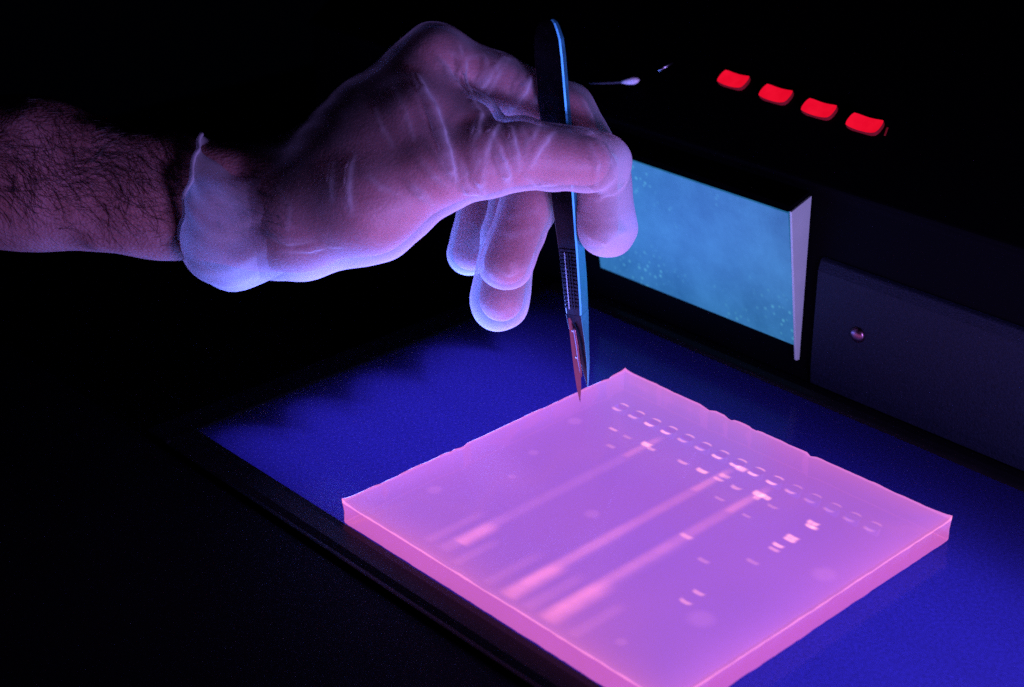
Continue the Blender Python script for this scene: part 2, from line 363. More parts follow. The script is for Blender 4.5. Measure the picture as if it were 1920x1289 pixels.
for zz, sh in ((T-0.8, 0.12), (T*0.55, 0.5), (1.2, 0.35), (0.5, 0.6)):
    row = []
    for i, j in rim:
        p = V[i*nb+j]; a_, b_ = to_ab(p); jt = 0.25*noise.noise(Vector((a_*0.2, b_*0.2, zz)))
        q = p + (cen-p)/np.linalg.norm(cen-p)*(sh+jt); row.append(len(V)); V.append(np.array([q[0], q[1], zz]))
    lay.append(row)
for r_ in range(4):
    for q in range(len(rim)):
        q2 = (q+1) % len(rim); Fc.append((lay[r_][q2], lay[r_][q], lay[r_+1][q], lay[r_+1][q2])); mi.append(2 if r_ == 0 else 1)
Fc.append(tuple(lay[4])); mi.append(1)
gel = mk('agarose_gel', V, Fc, None, base=G(GA0/2, GB1/2, 0.5), mats=[M_geltop, M_gelside, M_gellip], midx=mi, smooth=True,
         label='pink glowing slab of agarose gel lying on the blue glass', cat='gel')
gel.data.polygons.foreach_set('use_smooth', [k != 0 for k in mi])

STAIN += [1.0]*(len(gel.data.vertices)-len(STAIN)); at_ = gel.data.attributes.new('stain', 'FLOAT', 'POINT'); at_.data.foreach_set('value', np.array(STAIN, np.float32))
def glow_mat(name, col, strength, mode):
    """soft-edged fluorescing stain: mode 'band' (crisp), 'smear' (lane-long), 'spot' (round)"""
    m, nd, ln, out = mat(name)
    uv = nd('UVMap'); sx = nd('SeparateXYZ'); ln(uv.outputs[0], sx.inputs[0])
    def math_(op, a, b=None, c=None):
        n = nd('Math', _operation=op)
        for k, x in enumerate((a, b, c)):
            if x is None: continue
            if isinstance(x, (int, float)): n.inputs[k].default_value = x
            else: ln(x, n.inputs[k])
        return n.outputs[0]
    def tri(s): return math_('SUBTRACT', 1.0, math_('ABSOLUTE', math_('SUBTRACT', math_('MULTIPLY', s, 2.0), 1.0)))
    X, Y = sx.outputs[0], sx.outputs[1]
    no = nd('TexNoise', Scale=500.0 if mode == 'band' else 160.0, Detail=4.0); tc = nd('TexCoord'); ln(tc.outputs['Object'], no.inputs['Vector'])
    jit = math_('MULTIPLY_ADD', no.outputs[0], 1.3 if mode == 'band' else 0.9, 0.45 if mode == 'band' else 0.55)
    def ss(x, e):
        n = nd('MapRange', _interpolation_type='SMOOTHSTEP'); n.inputs[1].default_value = 0; n.inputs[2].default_value = e; ln(x, n.inputs[0]); return n.outputs[0]
    if mode == 'spot':
        r = math_('SQRT', math_('ADD', math_('POWER', math_('SUBTRACT', X, 0.5), 2.0), math_('POWER', math_('SUBTRACT', Y, 0.5), 2.0)))
        k = ss(math_('SUBTRACT', 0.5, r), 0.34)
    elif mode == 'band':
        k = math_('MULTIPLY', ss(tri(X), 0.65), ss(tri(Y), 0.85))
    else:
        k = math_('MULTIPLY', ss(tri(X), 0.9), math_('MULTIPLY', ss(Y, 0.30), ss(math_('SUBTRACT', 1.0, Y), 0.10)))
    k = math_('MINIMUM', math_('MULTIPLY', k, jit), 1.0)
    e = nd('Emission', Color=rgba(col), Strength=strength); tp = nd('BsdfTransparent')
    em = nd('MixShader'); em2 = nd('Emission', Color=(0, 0, 0, 1), Strength=0.0)
    ln(k, em.inputs[0]); ln(em2.outputs[0], em.inputs[1]); ln(e.outputs[0], em.inputs[2])
    ad = nd('AddShader'); ln(em.outputs[0], ad.inputs[0]); ln(tp.outputs[0], ad.inputs[1]); ln(ad.outputs[0], out.inputs[0])
    return m
BANDC = (1.0, 0.36, 0.22)
M_band = glow_mat('band_glow', BANDC, 0.85, 'band'); M_bandw = glow_mat('band_glow_weak', BANDC, 0.42, 'band'); M_bandx = glow_mat('band_glow_faint', BANDC, 0.2, 'band')
M_smear = glow_mat('smear_glow', (1.0, 0.26, 0.22), 0.17, 'smear'); M_smearb = glow_mat('smear_glow_strong', (1.0, 0.25, 0.22), 0.27, 'smear'); M_smearw = glow_mat('smear_glow_faint', (1.0, 0.30, 0.45), 0.075, 'smear')
M_spot = glow_mat('spot_glow', (1.0, 0.35, 0.6), 0.075, 'spot')
LIFT = [0]
def strip(name, m, a0, a1, b, wd, bow=0.0, na_=3, nb_=6):
    """a patch on the gel from a0 (far) to a1 (near), centred on b; u across the lane, v from the far end to the near end"""
    LIFT[0] += 1; z = T + 0.10 + 0.0015*LIFT[0]; V = []; UVs = []; Fc = []
    for i in range(na_+1):
        for j in range(nb_+1):
            x = j/nb_; y = i/na_
            V.append(G(a0+(a1-a0)*y - bow*(1-(2*x-1)**2), b+(x-0.5)*wd, z)); UVs.append((x, y))
    for i in range(na_):
        for j in range(nb_): k = i*(nb_+1)+j; Fc.append((k, k+1, k+nb_+2, k+nb_+1))
    o = child(name, V, Fc, m, gel); me = o.data; ul = me.uv_layers.new(name='UVMap')
    for lp in me.loops: ul.data[lp.index].uv = UVs[lp.vertex_index]
    return o
def band(u, v, wd=4.6, th=1.6, m=None, bow=0.5):
    th *= 1.7; wd *= 1.15; bow *= 0.8; a, b = to_ab(on_z(u, v, T)); return strip('stained_band', m or M_band, a+th/2, a-th/2, b, wd, bow)
# smears, lane by lane
strip('smear', M_smear, -24, -137+3, 91.7, 7.0); strip('smear', M_smearb, -103, -133.5, 93.6, 11.0); strip('smear', M_smearw, -60, -133, 93, 9)
strip('smear', M_smear, -24, -134+3, 75.6, 6.6); strip('smear', M_smearb, -106, -133.5, 76.8, 10.0); strip('smear', M_smearw, -70, -133.4, 76, 9)
strip('smear', M_smearw, -26, -131, 44.8, 7.5); strip('smear', M_smearb, -106.5, -124, 45.7, 9.0); strip('smear', M_smearw, -100, -131, 44.5, 8)
strip('smear', M_smearw, -103, -131, 37.5, 6); strip('smear', M_smearw, -112, -133, 53, 6); strip('smear', M_smearw, -106, -133.2, 67.5, 6.5); strip('smear', M_smearw, -105, -133.2, 85, 7); strip('smear', M_smearw, -108, -133, 104, 7)
strip('smear', M_smear, -25, -50, 91.8, 5.0); strip('smear', M_smear, -25, -48, 75.4, 4.6); strip('smear', M_smear, -26, -48, 44.4, 4.6)
# stain left at the wells
for i, b in enumerate(wells):
    k = {1: M_bandw, 2: M_band, 3: M_band, 6: M_band, 7: M_band, 8: M_band, 9: M_band}.get(i, M_bandw if i < 11 else M_bandx)
    strip('stained_band', k, WELL_A-0.9, WELL_A-3.1, b, 5.4, 0.7)
    strip('stained_band', M_bandw if i < 10 else M_bandx, WELL_A+2.3, WELL_A+0.8, b, 5.2, -0.7)
for u, v, wd, th, m_, bw in ((1214, 833, 4.6, 2.2, M_band, 1.0), (1222, 842, 4.0, 1.6, M_bandw, 0.6), (1425, 926, 5.0, 2.4, M_band, 1.0), (1434, 934, 4.6, 2.0, M_band, -0.4), (1420, 934, 3.0, 2.4, M_bandw, 0),
        (1390, 880, 4.6, 2.4, M_band, 0.2), (1360, 893, 4.8, 2.0, M_bandw, 0.6), (1348, 899, 4.6, 1.4, M_bandw, 0.5),
        (1318, 883, 5.2, 1.8, M_band, 0.9), (1281, 867, 5.0, 1.4, M_bandw, 0.7), (1382, 914, 4.6, 1.6, M_bandw, 1.2), (1450, 950, 4.8, 1.3, M_bandx, 0.8),
        (1150, 806, 4.4, 1.2, M_bandw, 0.2), (1178, 820, 4.4, 1.4, M_bandx, 0.6), (1145, 838, 4.2, 1.6, M_bandx, 0), (1350, 936, 4.6, 1.2, M_bandx, 0.4), (1288, 1006, 5.4, 1.8, M_bandw, 0.6),
        (1526, 981, 4.8, 1.8, M_band, 0.8), (1522, 987, 4.6, 1.6, M_band, 0.9), (1527, 991, 3.4, 1.6, M_bandw, 0.4),
        (1487, 1008, 5.0, 1.7, M_band, 0.6), (1481, 1013, 5.0, 1.5, M_band, 0.3), (1460, 1023, 4.6, 1.5, M_band, 0.6), (1452, 1031, 4.6, 1.4, M_bandw, 0.4), (1412, 1054, 5.2, 1.5, M_bandx, 0.5),
        (1311, 1112, 4.8, 1.5, M_bandw, 0.7), (1288, 1128, 5.0, 1.5, M_bandw, 1.2), (1320, 1052, 5, 1.6, M_bandx, 0.4), (1400, 968, 4, 1.2, M_bandx, 0.3)):
    band(u, v, wd, th, m_, bw)
for u, v, r in ((1545, 1078, 10.5), (1315, 1162, 11.5), (1078, 791, 7), (815, 920, 7), (1110, 965, 7), (1000, 850, 5), (960, 895, 4), (1165, 1205, 5)):
    a, b = to_ab(on_z(u, v, T)); strip('pale_spot', M_spot, a+r/2, a-r/2, b, r)

for m_ in (M_geltop, M_gelside, M_gellip, M_band, M_bandw, M_bandx, M_smear, M_smearb, M_smearw, M_spot, M_red, M_redside, M_teal): m_.cycles.emission_sampling = 'NONE'

# ------------------------------------------------------------------ scalpel: handle from the top end down to the blade tip on the gel
tip = on_z(1088.5, 757, T+0.1)
d_ = ray(1026, 36); top = CAM + d_*(tip[1]/d_[1])
AX = tip-top; LEN = np.linalg.norm(AX); AX /= LEN
PHI = math.radians(28)
NF = np.array([-math.sin(PHI), -math.cos(PHI), 0.0]); NF -= AX*(NF@AX); NF /= np.linalg.norm(NF)   # broad face towards us and left
WD = np.cross(AX, NF); WD /= np.linalg.norm(WD)
if WD[0] < 0: WD = -WD
KPX = LEN/721.0                                             # mm per photo pixel along the handle
scal = empty('scalpel', tip, 'dark steel scalpel held upright with its tip on the gel', 'scalpel')
kf = 1/math.cos(PHI)*1.0
def sp(s, w_, n_): return top + AX*(s*KPX) + WD*w_ + NF*n_
prof = [(1, -2, 8), (7, -17, 13), (16, -24, 16), (34, -29, 20), (64, -31, 21), (140, -32, 21), (220, -29, 21), (320, -23, 20), (380, -20, 19), (414, -18, 19), (470, -16.5, 18), (520, -15, 17), (540, -14, 16)]
thk = [1.6, 2.4, 2.8, 3.2, 3.4, 3.4, 3.6, 4.4, 5.2, 6.2, 6.6, 6.4, 6.2]
V = []; Fc = []
for (s, l, r), t in zip(prof, thk):
    l *= 0.178*kf; r *= 0.178*kf; c = min(0.5, t*0.2)
    V += [sp(s, l+c, 0), sp(s, r-c, 0), sp(s, r, -c), sp(s, r, -t+c), sp(s, r-c, -t), sp(s, l+c, -t), sp(s, l, -t+c), sp(s, l, -c)]
for i in range(len(prof)-1):
    for k in range(8): k2 = (k+1) % 8; Fc.append((i*8+k, i*8+k2, (i+1)*8+k2, (i+1)*8+k))
Fc += [tuple(range(7, -1, -1)), tuple((len(prof)-1)*8+k for k in range(8))]
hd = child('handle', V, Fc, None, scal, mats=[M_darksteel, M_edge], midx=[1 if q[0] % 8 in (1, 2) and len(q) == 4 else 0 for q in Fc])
# ridged grip: cross bars on the face
for i in range(16):
    s = 412+i*7.4; l, r = -15.5*0.178*kf, 15.5*0.178*kf
    l *= 1-(s-412)*0.0009; r *= 1-(s-412)*0.0009
    V = [sp(s+ds, x, n_) for n_ in (0.02, 0.38) for ds, x in ((0, l), (3.6, l), (3.6, r), (0, r))]
    Fq = [(0, 1, 2, 3), (4, 7, 6, 5), (0, 4, 5, 1), (1, 5, 6, 2), (2, 6, 7, 3), (3, 7, 4, 0)]
    child('grip_ridge', V, Fq, M_darksteel, hd)
for x in (-4.5, 1.5, 6.5):
    V = [sp(s, (x+dx)*0.178*kf, n_) for n_ in (0.3, 0.62) for s, dx in ((418, -0.9), (528, -0.9), (528, 0.9), (418, 0.9))]
    child('grip_ridge', V, Fq, M_steel if x < 0 else M_darksteel, hd)
# side flank of the nose, tapering down to the blade fitting
nose = [(540.3, -14, 16, 0, -6.2), (572, -13, 15, -1.0, -5.8), (600, -6, 15, -1.6, -5.0), (640, 2, 15, -1.8, -4.2), (676, 8, 13, -2.0, -3.2), (690, 10, 11.5, -2.2, -2.8)]
V = []; Fc = []
for s, l, r, n0, n1 in nose:
    l *= 0.178*kf; r *= 0.178*kf; V += [sp(s, l, n0), sp(s, r, n0), sp(s, r, n1), sp(s, l, n1)]
for i in range(len(nose)-1):
    for k in range(4): k2 = (k+1) % 4; Fc.append((i*4+k, i*4+k2, (i+1)*4+k2, (i+1)*4+k))
Fc += [(3, 2, 1, 0), tuple((len(nose)-1)*4+k for k in range(4))]
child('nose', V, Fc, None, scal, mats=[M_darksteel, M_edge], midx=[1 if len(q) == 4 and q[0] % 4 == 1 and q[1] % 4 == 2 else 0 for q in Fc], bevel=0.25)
# fitting rib that locks the blade
pts = [sp(s, x*0.178*kf, 0.2) for s, x in ((560, -1), (572, 2), (600, 4), (630, 5), (652, 6.5), (664, 7))]
v, f = tube(pts, [0.45, 0.6, 0.6, 0.55, 0.45, 0.25], 10); child('fitting_rib', v, f, M_blade, scal, smooth=True)
v, f = dome(sp(574, -5*0.178, -0.9), NF, 0.8, 0.6); child('fitting_stud', v, f, M_steel, scal, smooth=True)
v, f = dome(sp(628, -2*0.178, -0.9), NF, 0.7, 0.5); child('fitting_stud', v, f, M_steel, scal, smooth=True)
# pointed blade
NB = np.array([0.12, -0.96, -0.25]); NB -= AX*(NB@AX); NB /= np.linalg.norm(NB); WB = np.cross(AX, NB); WB = WB if WB[0] > 0 else -WB
def spb(s, w_, n_): return top + AX*(s*KPX) + WB*w_ + NB*n_
bl = [(548, -13, 9), (600, -11.5, 8), (640, -10, 8), (665, -8.5, 8.5), (690, -6, 6.5), (706, -3.5, 3.2), (721, -0.2, 0.2)]
V = []; Fc = []
for s, l, r in bl:
    l *= 0.178*0.72; r *= 0.178*0.72; V += [spb(s, l, -1.0), spb(s, r, -0.82), spb(s, r, -1.22)]
for i in range(len(bl)-1):
    for k in range(3): k2 = (k+1) % 3; Fc.append((i*3+k, i*3+k2, (i+1)*3+k2, (i+1)*3+k))
Fc += [(2, 1, 0), tuple((len(bl)-1)*3+k for k in range(3))]
child('blade', V, Fc, M_blade, scal)

# ------------------------------------------------------------------ hand and arm: implicit surface in camera axes (x right, y up, z towards the camera), mm
D0 = 558.0
def C(u, v, z):
    dep = D0-z; return np.array([(u-W_/2)/F_*dep, -(v-H_/2)/F_*dep, z])
def c2w(P):
    P = np.asarray(P); return CAM + P[:, :1]*RT + P[:, 1:2]*UP + (D0-P[:, 2:3])*FW
def smin(a, b, k):
    h_ = np.clip(0.5+0.5*(b-a)/k, 0, 1); return b*(1-h_)+a*h_-k*h_*(1-h_)
class Field:
    def __init__(s, lo, hi, h_):
        s.lo = np.array(lo, float); s.h = h_; s.n = np.ceil((np.array(hi)-lo)/h_).astype(int)+1
        s.ax = [s.lo[i]+h_*np.arange(s.n[i]) for i in range(3)]
        s.d = np.full(s.n, 40.0, np.float32)
    def cone(s, A, B, ra, rb, k, flat=None):
        A = np.asarray(A, float); B = np.asarray(B, float); R_ = max(ra, rb)+14
        i0 = np.clip(((np.minimum(A, B)-R_-s.lo)/s.h).astype(int), 0, s.n); i1 = np.clip(((np.maximum(A, B)+R_-s.lo)/s.h).astype(int)+2, 0, s.n)
        if (i1 <= i0).any(): return
        X = s.ax[0][i0[0]:i1[0], None, None]; Y = s.ax[1][None, i0[1]:i1[1], None]; Z = s.ax[2][None, None, i0[2]:i1[2]]
        D = B-A; L2 = max(D@D, 1e-9)
        t = np.clip(((X-A[0])*D[0]+(Y-A[1])*D[1]+(Z-A[2])*D[2])/L2, 0, 1)
        dz = (Z-A[2]-t*D[2])*(flat or 1.0)
        q = np.sqrt((X-A[0]-t*D[0])**2+(Y-A[1]-t*D[1])**2+dz**2)-(ra+(rb-ra)*t)
        sl = s.d[i0[0]:i1[0], i0[1]:i1[1], i0[2]:i1[2]]
        sl[...] = smin(sl, q.astype(np.float32), k) if k > 0 else np.minimum(sl, q)
    def at(s, P):
        q = (np.asarray(P)-s.lo)/s.h; q = np.clip(q, 0, s.n-1.001); i = q.astype(int); f_ = q-i
        r = 0
        for dx in (0, 1):
            for dy in (0, 1):
                for dz in (0, 1):
                    w_ = (f_[..., 0] if dx else 1-f_[..., 0])*(f_[..., 1] if dy else 1-f_[..., 1])*(f_[..., 2] if dz else 1-f_[..., 2])
                    r = r + w_*s.d[i[..., 0]+dx, i[..., 1]+dy, i[..., 2]+dz]
        return r
    def hit(s, u, v):
        zs = np.arange(70, -100, -0.4); P = np.array([C(u, v, z) for z in zs]); d = s.at(P); k = np.where(d < 0)[0]
        return P[k[0]] if len(k) else None
    def mesh(s):
        d = s.d; sg = d < 0; nx, ny, nz = d.shape
        cnt = np.zeros((nx-1, ny-1, nz-1), np.int8)
        for dx in (0, 1):
            for dy in (0, 1):
                for dz in (0, 1): cnt += sg[dx:nx-1+dx, dy:ny-1+dy, dz:nz-1+dz]
        act = (cnt > 0) & (cnt < 8); idx = -np.ones(act.shape, np.int64); ci = np.argwhere(act); idx[act] = np.arange(len(ci))
        sm = np.zeros((len(ci), 3)); sw = np.zeros(len(ci))
        cs = [(dx, dy, dz) for dx in (0, 1) for dy in (0, 1) for dz in (0, 1)]
        for p in cs:
            for ax in range(3):
                if p[ax]: continue
                q = list(p); q[ax] = 1
                da = d[ci[:, 0]+p[0], ci[:, 1]+p[1], ci[:, 2]+p[2]]; db = d[ci[:, 0]+q[0], ci[:, 1]+q[1], ci[:, 2]+q[2]]
                c_ = (da < 0) != (db < 0); t = np.where(c_, da/np.where(c_, da-db, 1), 0)
                pt = np.tile(np.array(p, float), (len(ci), 1)); pt[:, ax] += t
                sm[c_] += pt[c_]; sw[c_] += 1
        V = s.lo + (ci + sm/sw[:, None])*s.h
        Q = []
        for ax in range(3):
            o1, o2 = [(1, 2), (2, 0), (0, 1)][ax]
            a_ = np.take(sg, range(d.shape[ax]-1), ax); b_ = np.take(sg, range(1, d.shape[ax]), ax)
            e = np.argwhere(a_ != b_); e = e[(e[:, o1] > 0) & (e[:, o2] > 0) & (e[:, o1] < d.shape[o1]-1) & (e[:, o2] < d.shape[o2]-1)]
            fl = a_[e[:, 0], e[:, 1], e[:, 2]]
            def cell(k1, k2):
                c_ = e.copy(); c_[:, o1] -= k1; c_[:, o2] -= k2; return idx[c_[:, 0], c_[:, 1], c_[:, 2]]
            q = np.stack([cell(1, 1), cell(0, 1), cell(0, 0), cell(1, 0)], 1)
            q[~fl] = q[~fl][:, ::-1]; Q.append(q)
        return V, np.concatenate(Q)

# outer (gloved) joints: (u, v, z, radius)
PALM = [[(470, 388, -16, 20), (560, 372, -10, 18), (690, 240, 2, 13.5), (815, 112, 7, 11.2)],
        [(470, 392, -24, 20), (560, 378, -26, 17), (797, 122, -25, 11.5)],
        [(470, 396, -32, 19), (560, 392, -40, 16), (775, 150, -45, 11)],
        [(470, 400, -38, 18), (560, 408, -50, 14.5), (750, 190, -62, 10)]]
THENAR = [(500, 418, -4, 17.5), (560, 415, 4, 17.0), (690, 384, 14, 16.6), (815, 316, 18, 13.6)]
FING = {'index': [(815, 112, 7, 11.2), (930, 160, 1, 10.6), (1062, 212, -5, 10.0), (1128, 325, -6, 9.8), (1139, 428, -9, 10.4)],
        'middle': [(797, 122, -25, 11.5), (1028, 250, -24, 10.2), (990, 388, -16, 9.9), (949, 493, -9, 9.6)],
        'ring': [(775, 150, -45, 11), (990, 280, -44, 10), (955, 440, -33, 10.0), (937, 566, -27, 10.6)],
        'little': [(750, 190, -62, 10), (905, 318, -60, 9), (900, 405, -54, 8.6), (882, 474, -49, 8.6)],
        'thumb': [(815, 316, 18, 13.6), (905, 298, 20, 13.2), (975, 288, 19, 12.0), (1040, 296, 16, 10.6), (1098, 302, 13.5, 10.2)]}
LOHI = (C(-240, 720, 0)*[1, 1, 0]+[0, 0, -82], C(1260, 0, 0)*[1, 1, 0]+[0, 0, 52])
lo = np.array([C(-460, 0, 0)[0], C(0, 690, 0)[1], -84]); hi = np.array([C(1240, 0, 0)[0], C(0, 10, 0)[1], 50])

def build(h_, inset, kpalm, kf_, lo, hi, arm=True):
    base = Field(lo, hi, h_)
    for ch in PALM:
        for (p, q) in zip(ch[:-1], ch[1:]): base.cone(C(*p[:3]), C(*q[:3]), p[3]-inset, q[3]-inset, kpalm)
    for (p, q) in zip(THENAR[:-1], THENAR[1:]): base.cone(C(*p[:3]), C(*q[:3]), p[3]-inset, q[3]-inset, kpalm)
    # web between thumb and index
    base.cone(C(640, 320, 6), C(790, 225, 13), 16-inset, 13.5-inset, 9); base.cone(C(790, 225, 13), C(880, 235, 15), 13.5-inset, 10-inset, 6)
    if arm:
        for p, q in zip(((-620, 305, -24, 32), (-260, 318, -20, 29), (60, 326, -16, 26.2), (300, 366, -12, 21.5)), ((-260, 318, -20, 29), (60, 326, -16, 26.2), (300, 366, -12, 21.5), (500, 388, -8, 20.8))):
            base.cone(C(*p[:3]), C(*q[:3]), p[3]-min(inset, 0.6), q[3]-min(inset, 0.6), 6, flat=0.93)
        base.cone(C(190, 440, -4), C(420, 455, -4), 3.5, 4.5, 6); base.cone(C(60, 250, 2), C(420, 330, 2), 3.0, 3.0, 9)   # tendons
    tot = base.d.copy(); b0 = base.d
    for nm, ch in FING.items():
        if inset > 0 and nm == 'index': ch = ch[:2]+[(1058, 212, -5, 10.0), (1116, 322, -7, 9.4), (1119, 424, -10, 9.4)]
        if inset > 0 and nm == 'ring': ch = ch[:2]+[(958, 440, -33, 9.8), (940, 562, -28, 9.8)]
        fl = Field(lo, hi, h_)
        for (p, q) in zip(ch[:-1], ch[1:]): fl.cone(C(*p[:3]), C(*q[:3]), p[3]-inset, q[3]-inset, 2.0)
        D = smin(b0, fl.d, 5.0); tot = smin(tot, D, kf_) if kf_ > 0 else np.minimum(tot, D)
    base.d = tot
    return base

person_f = build(1.1, 1.9, 8, 0.5, lo, hi)
Vh, Fh = person_f.mesh()
def smooth_np(V, F, it, lam=0.5):
    E = np.concatenate([F[:, [0, 1]], F[:, [1, 2]], F[:, [2, 3]], F[:, [3, 0]]]); E = np.concatenate([E, E[:, ::-1]])
    n = np.bincount(E[:, 0], minlength=len(V))[:, None]
    for _ in range(it):
        a = np.stack([np.bincount(E[:, 0], V[E[:, 1], k], len(V)) for k in range(3)], 1)/np.maximum(n, 1); V = V+lam*(a-V)
    return V
Vh = smooth_np(Vh, Fh, 2)

# skin
m, nd, ln, out = mat('skin'); tc = nd('TexCoord')
n = nd('TexNoise', Scale=70.0, Detail=5.0); ln(tc.outputs['Object'], n.inputs['Vector'])
rp = nd('ValToRGB'); rp.color_ramp.elements[0].position = 0.3; rp.color_ramp.elements[0].color = (0.42, 0.17, 0.17, 1); rp.color_ramp.elements[1].position = 0.7; rp.color_ramp.elements[1].color = (0.58, 0.28, 0.29, 1); ln(n.outputs[0], rp.inputs[0])
p = nd('BsdfPrincipled', Roughness=0.55); p.inputs['Subsurface Weight'].default_value = 0.5; p.inputs['Subsurface Radius'].default_value = (1.0, 0.35, 0.2); p.inputs['Subsurface Scale'].default_value = 0.004
ln(rp.outputs[0], p.inputs['Base Color'])
vo = nd('TexVoronoi', Scale=900.0); n2 = nd('TexNoise', Scale=500.0, Detail=4.0); ln(tc.outputs['Object'], vo.inputs['Vector']); ln(tc.outputs['Object'], n2.inputs['Vector'])
ad = nd('Math', _operation='ADD'); ln(vo.outputs['Distance'], ad.inputs[0]); ln(n2.outputs[0], ad.inputs[1])
b = nd('Bump', Strength=0.35, Distance=0.0004); ln(ad.outputs[0], b.inputs['Height']); ln(b.outputs[0], p.inputs['Normal']); ln(p.outputs[0], out.inputs[0]); M_skin = m
arm_base = c2w(np.array([C(100, 340, -18)]))[0]
person = mk('person', c2w(Vh), Fh, M_skin, base=arm_base, smooth=True, cat='person',
            label='hairy bare forearm and hand in a clear thin glove, pinching a scalpel over the gel')

# ---- glove
lo2 = np.array([C(415, 0, 0)[0], C(0, 690, 0)[1], -84])
gf = build(0.68, 0.0, 9, 2.0, lo2, hi, arm=False)
for p, q in zip(((470, 384, -18, 20.8),), ((520, 384, -18, 20.0),)): gf.cone(C(*p[:3]), C(*q[:3]), p[3], q[3], 6)
gf.cone(C(420, 382, -10), C(540, 392, -6), 21.8, 20.5, 6)
# loose film: empty end of the thumb, slack over the finger ends
gf.cone(C(1095, 300, 13), C(1132, 306, 8), 10.2, 9.4, 3)
gf.cone(C(1128, 290, 6), C(1142, 330, 5), 7.0, 6.4, 2.5)
folds = [([(779, 138), (792, 170), (810, 206), (824, 246), (835, 284), (846, 320), (856, 346)], 2.1), ([(823, 110), (836, 132), (857, 157), (888, 190)], 0.9), ([(860, 88), (868, 120), (878, 168), (886, 190)], 0.8),
         ([(944, 107), (925, 130), (905, 160), (890, 185)], 1.3), ([(952, 110), (932, 140), (912, 176)], 0.8), ([(995, 145), (980, 170), (962, 202)], 1.6), ([(664, 287), (655, 316), (652, 346), (653, 372), (658, 400)], 1.0),
         ([(622, 305), (620, 340), (622, 375)], 0.5), ([(1037, 247), (1020, 262), (1003, 284), (996, 312)], 1.2), ([(935, 231), (920, 252), (910, 278), (907, 318)], 1.1), ([(957, 237), (960, 262), (966, 290), (973, 322)], 1.2),
         ([(932, 284), (942, 306), (950, 330), (953, 361)], 1.3), ([(773, 349), (788, 365), (810, 383)], 0.9), ([(885, 190), (900, 215), (893, 250), (884, 270)], 0.9), ([(700, 200), (715, 240), (735, 275)], 0.4),
         ([(740, 165), (760, 215), (775, 262)], 0.5), ([(985, 330), (1010, 345), (1040, 345)], 0.8), ([(1075, 240), (1105, 250), (1140, 275)], 0.9), ([(868, 345), (880, 360), (905, 368)], 1.3),
         ([(905, 318), (900, 340), (906, 362)], 1.0), ([(930, 500), (955, 515), (985, 500)], 0.5), ([(1100, 440), (1135, 455), (1170, 435)], 0.5), ([(905, 575), (935, 590), (965, 578)], 0.4),
         ([(1080, 365), (1120, 372), (1165, 350)], 0.8),
         ([(790, 300), (812, 330), (838, 352)], 0.6), ([(862, 300), (872, 325), (876, 352)], 0.7), ([(885, 270), (896, 300), (890, 335)], 0.7), ([(925, 262), (938, 280), (942, 300)], 0.5), ([(975, 240), (985, 262), (984, 290)], 0.6),
         ([(1010, 232), (998, 255), (980, 275)], 0.6), ([(845, 100), (872, 110), (900, 102)], 0.4), ([(905, 100), (915, 130), (902, 150)], 0.5), ([(690, 330), (712, 352), (745, 362)], 0.4), ([(1020, 170), (1000, 195)], 0.6),
         ([(925, 430), (955, 445), (995, 432)], 0.5), ([(932, 400), (960, 412), (1005, 396)], 0.4), ([(885, 420), (890, 470), (884, 520)], 0.6), ([(1085, 400), (1110, 412), (1150, 405)], 0.35), ([(1092, 190), (1105, 215), (1112, 240)], 0.6),
         ([(1120, 265), (1140, 300), (1150, 340)], 0.7), ([(1105, 270), (1120, 310), (1118, 345)], 0.6), ([(530, 470), (580, 470), (640, 462)], 0.5), ([(500, 440), (540, 455), (590, 450)], 0.6), ([(520, 350), (545, 390), (540, 430)], 0.4)]
FS = []
surf = Field(lo2, hi, 0.68); surf.d = gf.d.copy()
for pts, r in folds:
    P = [surf.hit(*q) for q in pts]
    P = [q for q in P if q is not None]
    for i in range(len(P)-1):
        if np.linalg.norm(P[i]-P[i+1]) > 12: continue
        f0 = math.sin(math.pi*(i+0.3)/(len(P)-0.4)); f1 = math.sin(math.pi*min(0.93, (i+1.3)/(len(P)-0.4)))
        gf.cone(P[i]+[0, 0, r*0.45], P[i+1]+[0, 0, r*0.45], max(0.25, r*abs(f0)), max(0.25, r*abs(f1)), 1.0)
        FS.append((P[i], P[i+1], r, f0, f1))
# fine slackness of the film
X, Y, Z = np.meshgrid(*gf.ax, indexing='ij', sparse=True)
gf.d += (0.28*np.sin(X*0.31+1.7*np.sin(Y*0.17)+0.6*np.sin(Z*0.23))*np.sin(Y*0.27+1.3*np.sin(Z*0.21)+X*0.05)).astype(np.float32)
Vg, Fg = gf.mesh(); Vg = smooth_np(Vg, Fg, 1)
xc = C(452, 0, -16)[0]
keep = (Vg[Fg][:, :, 0].min(1) > xc); Fg = Fg[keep]
used = np.unique(Fg); rm = -np.ones(len(Vg), int); rm[used] = np.arange(len(used)); Vg = Vg[used]; Fg = rm[Fg]
pleat = np.zeros(len(Vg))
for A_, B_, r_, f0, f1 in FS:                                       # pleats are folded film: more layers, so denser
    D_ = B_-A_; t_ = np.clip((Vg-A_)@D_/max(D_@D_, 1e-6), 0, 1); q_ = np.linalg.norm(Vg-A_-t_[:, None]*D_, axis=1)
    pleat = np.maximum(pleat, np.exp(-(q_/(0.65+r_*0.75))**2)*min(1, 0.25+0.4*r_)*(np.abs(f0)+(abs(f1)-abs(f0))*t_))
